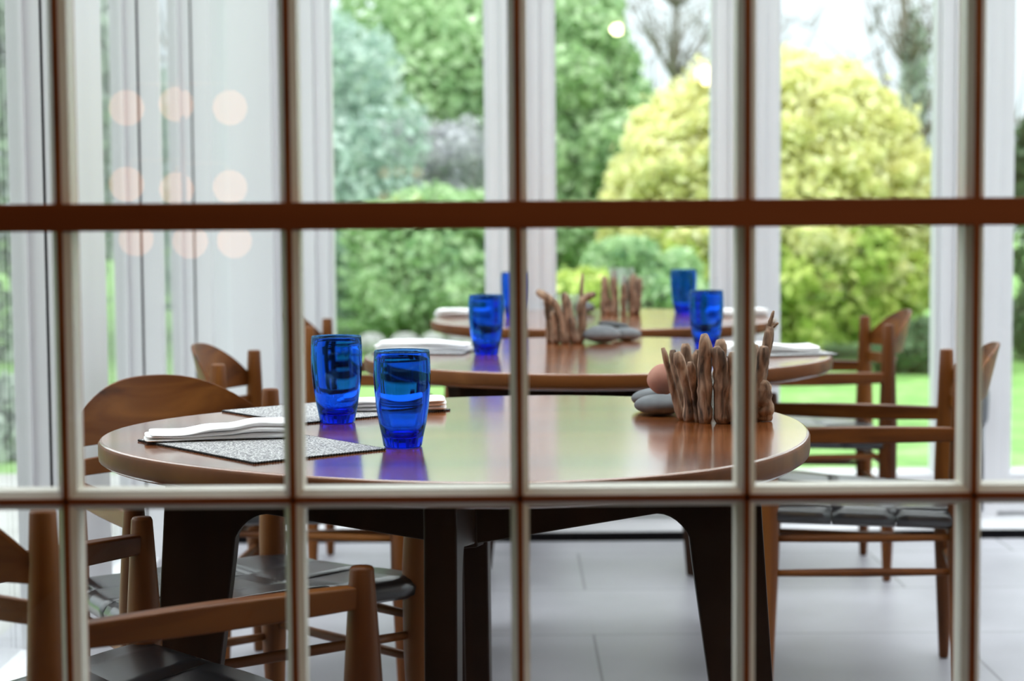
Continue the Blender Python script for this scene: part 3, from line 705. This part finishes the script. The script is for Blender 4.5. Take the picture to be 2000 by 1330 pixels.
def trunk_mesh(bm, x, y, h, r, seed, branches=0, spread=.5, zb=-.08):
    rng = random.Random(seed); pts = [(x, y, zb)]; n = 6
    for i in range(1, n+1): pts.append((x + rng.uniform(-.06, .06)*i*.5, y + rng.uniform(-.05, .05)*i*.5, zb + h*i/n))
    tube(bm, pts, [r*(1-.8*i/n) for i in range(n+1)], 8)
    for k in range(branches):
        u = rng.uniform(.25, .95); i = int(u*n); p = Vector(pts[i]); a = rng.uniform(0, 2*PI); L = h*spread*(1.15-u)*rng.uniform(.6, 1.2)
        q = [p]; dr = Vector((math.cos(a), math.sin(a), rng.uniform(.6, 1.4))).normalized()
        for s in range(4): dr = (dr + Vector((rng.uniform(-.25, .25), rng.uniform(-.25, .25), .12))).normalized(); q.append(q[-1]+dr*L/4)
        rb = r*(1-.75*u)*.45; tube(bm, q, [rb, rb*.8, rb*.6, rb*.4, rb*.15], 5)
        for s in range(5):
            j = rng.randint(1, 3); d2 = Vector((rng.uniform(-1, 1), rng.uniform(-1, 1), rng.uniform(0, 1))).normalized(); l2 = L*rng.uniform(.25, .5)
            tube(bm, [q[j], q[j]+d2*l2*.5, q[j]+d2*l2+Vector((0, 0, l2*.15))], [rb*.4, rb*.28, rb*.1], 4)
def bush(name, label, cat, loc, rads, m, n, size, seed, nb=30, br=.3, group=None, shell=.3, trunk=.06):
    t = empty(name, (loc[0], loc[1], -.06)); tag(t, label, cat, group)
    leaf_cloud('foliage', blobs_on(0, 0, loc[2], *rads, nb, br, seed), n, size, m, t, seed, shell, zmin=.0)
    bm = bmesh.new(); trunk_mesh(bm, 0, 0, loc[2]+rads[2]*.5, trunk, seed, 10, .5, 0); from_bm('trunk', bm, M['bark'], t)
    return t
# golden dome
gd = empty('golden_conifer', (2.0, 14.4, -.06)); tag(gd, 'large dome-shaped golden yellow conifer on the lawn beyond the windows', 'bush')
leaf_cloud('foliage', blobs_on(0, 0, .95, 1.42, 1.3, 1.50, 240, .10, 5, .35), 76000, .048, M['gold_leaf'], gd, 5, .22, zmin=.45)
leaf_cloud('lower_foliage', blobs_on(0, -.40, .62, 1.12, 1.0, .52, 50, .2, 8, .15), 16000, .060, M['gold_low'], gd, 8, .5, zmin=.12)
bm = bmesh.new(); trunk_mesh(bm, 0, 0, 1.6, .12, 2, 14, .5, 0); from_bm('trunk', bm, M['bark'], gd)
TG = 'garden trees and shrubs beyond the windows'
bush('broadleaf_tree', 'tall mid-green tree filling the left garden window', 'tree', (-.80, 19.8, 1.75), (1.95, 1.2, 1.75), M['green_leaf'], 36000, .085, 11, 70, .5, TG, trunk=.16)
bush('blue_green_shrub', 'pale blue-green shrub at the left edge of the garden window', 'shrub', (-2.0, 16.6, 1.3), (1.05, .8, 1.7), M['pale_leaf'], 20000, .06, 13, 60, .42, TG)
bush('low_green_shrub', 'low leafy green shrub behind the pale rocks', 'shrub', (-.55, 15.0, .55), (.9, .5, .68), M['green_leaf'], 14000, .06, 14, 30, .2, TG)
bush('green_conifer', 'upright green conifer behind the golden dome in the centre window', 'tree', (.62, 17.2, 1.5), (.50, .7, 1.65), M['green_leaf'], 24000, .07, 15, 40, .28, TG, trunk=.12)
bush('lime_shrub', 'small lime green shrub at the foot of the conifer', 'shrub', (.36, 11.6, .34), (.42, .4, .46), M['gold_low'], 6000, .05, 16, 14, .15, TG)
bush('green_shrub', 'rounded green shrub left of the golden dome', 'shrub', (.90, 12.75, .38), (.42, .4, .52), M['green_leaf'], 7000, .05, 17, 16, .16, TG)
bush('dark_shrub', 'dark green shrub seen at the right edge of the windows', 'shrub', (4.45, 13.6, .9), (.95, .8, 1.15), M['dark_leaf'], 16000, .06, 18, 30, .25, TG)
bush('dome_shade_leaves', 'dark low leaves standing in for shade under the right side of the golden dome', 'shrub', (2.85, 12.6, .06), (.50, .30, .22), M['dark_leaf'], 8000, .05, 19, 18, .14, TG)  # dark leaves stand in for the shade beneath the dome
bush('grey_shrub', 'tall grey-green shrub beyond the left wall of glass', 'shrub', (-4.2, 14.2, 1.6), (1.4, 1.0, 2.1), M['grey_leaf'], 22000, .07, 20, 36, .35, TG)
bush('grey_shrub', 'grey-green shrub farther back beyond the left wall of glass', 'shrub', (-6.6, 16.5, 2.0), (1.8, 1.2, 2.5), M['grey_leaf'], 18000, .08, 21, 36, .4, TG)
bush('border_plant', 'low plant on the grass close outside the left glass wall', 'plant', (-2.35, 8.6, .12), (.3, .3, .22), M['grey_leaf'], 2500, .05, 22, 8, .1, TG, trunk=.02)
bush('pale_twiggy_shrub', 'whitish twiggy shrub in front of the tall green tree', 'shrub', (-.75, 17.9, 1.5), (.75, .35, .42), M['twig_leaf'], 3500, .05, 31, 26, .2, TG, shell=.8, trunk=.03)
bush('garden_hedge', 'long clipped hedge at the far right end of the lawn', 'hedge', (11.5, 24, .9), (5.5, .8, 1.3), M['grey_leaf'], 26000, .09, 41, 60, .35, TG)
# bare trees
for i, (x, y, h_, r_, nb_, lab) in enumerate([(4.45, 21, 5.2, .09, 60, 'bare grey tree rising behind the right of the golden dome'), (3.5, 28, 6.2, .07, 60, 'thin bare tree behind the golden dome, against the sky'),
                                             (2.0, 24, 5.4, .08, 70, 'bare tree in the gap between conifer and dome'), (-3.1, 24, 7, .14, 34, 'bare tree behind the blue-green shrub')]):
    t = empty('bare_tree', (x, y, -.06)); tag(t, lab, 'tree', TG); bm = bmesh.new(); trunk_mesh(bm, 0, 0, h_, r_, 50+i, nb_, .45, 0); from_bm('trunk', bm, M['bark'], t)
    if i == 0:
        leaf_cloud('ivy', [(0.0, 0, 1.2, .22, .22, 1.2), (.05, 0, 2.5, .15, .15, .8)], 3500, .055, M['grey_leaf'], t, 9, .4)
# pale rocks of the rockery
rg = random.Random(77)
RK = [(-1.52, .12, 'leftmost rock of the low rockery under the left garden window shrubs'), (-1.28, .10, 'small second rock from the left in the rockery'),
      (-1.07, .12, 'third rock from the left in the rockery'), (-.82, .12, 'large pale rock left of the middle of the rockery'), (-.60, .11, 'middle rock of the rockery'),
      (-.37, .13, 'rock just right of the middle of the rockery'), (-.14, .10, 'small rock third from the right in the rockery'), (.07, .12, 'rock second from the right in the rockery'),
      (.29, .11, 'rightmost rock of the rockery, nearest the window post')]
for i, (x, r, lab) in enumerate(RK):
    pebble('garden_rock', (x, 14.2 + rg.uniform(-.1, .1), -.062), (r*.98, r*.9, r*rg.uniform(.55, .9)), rg.uniform(-.2, .2), M['rock'], lab, 100+i, 'rockery stones')
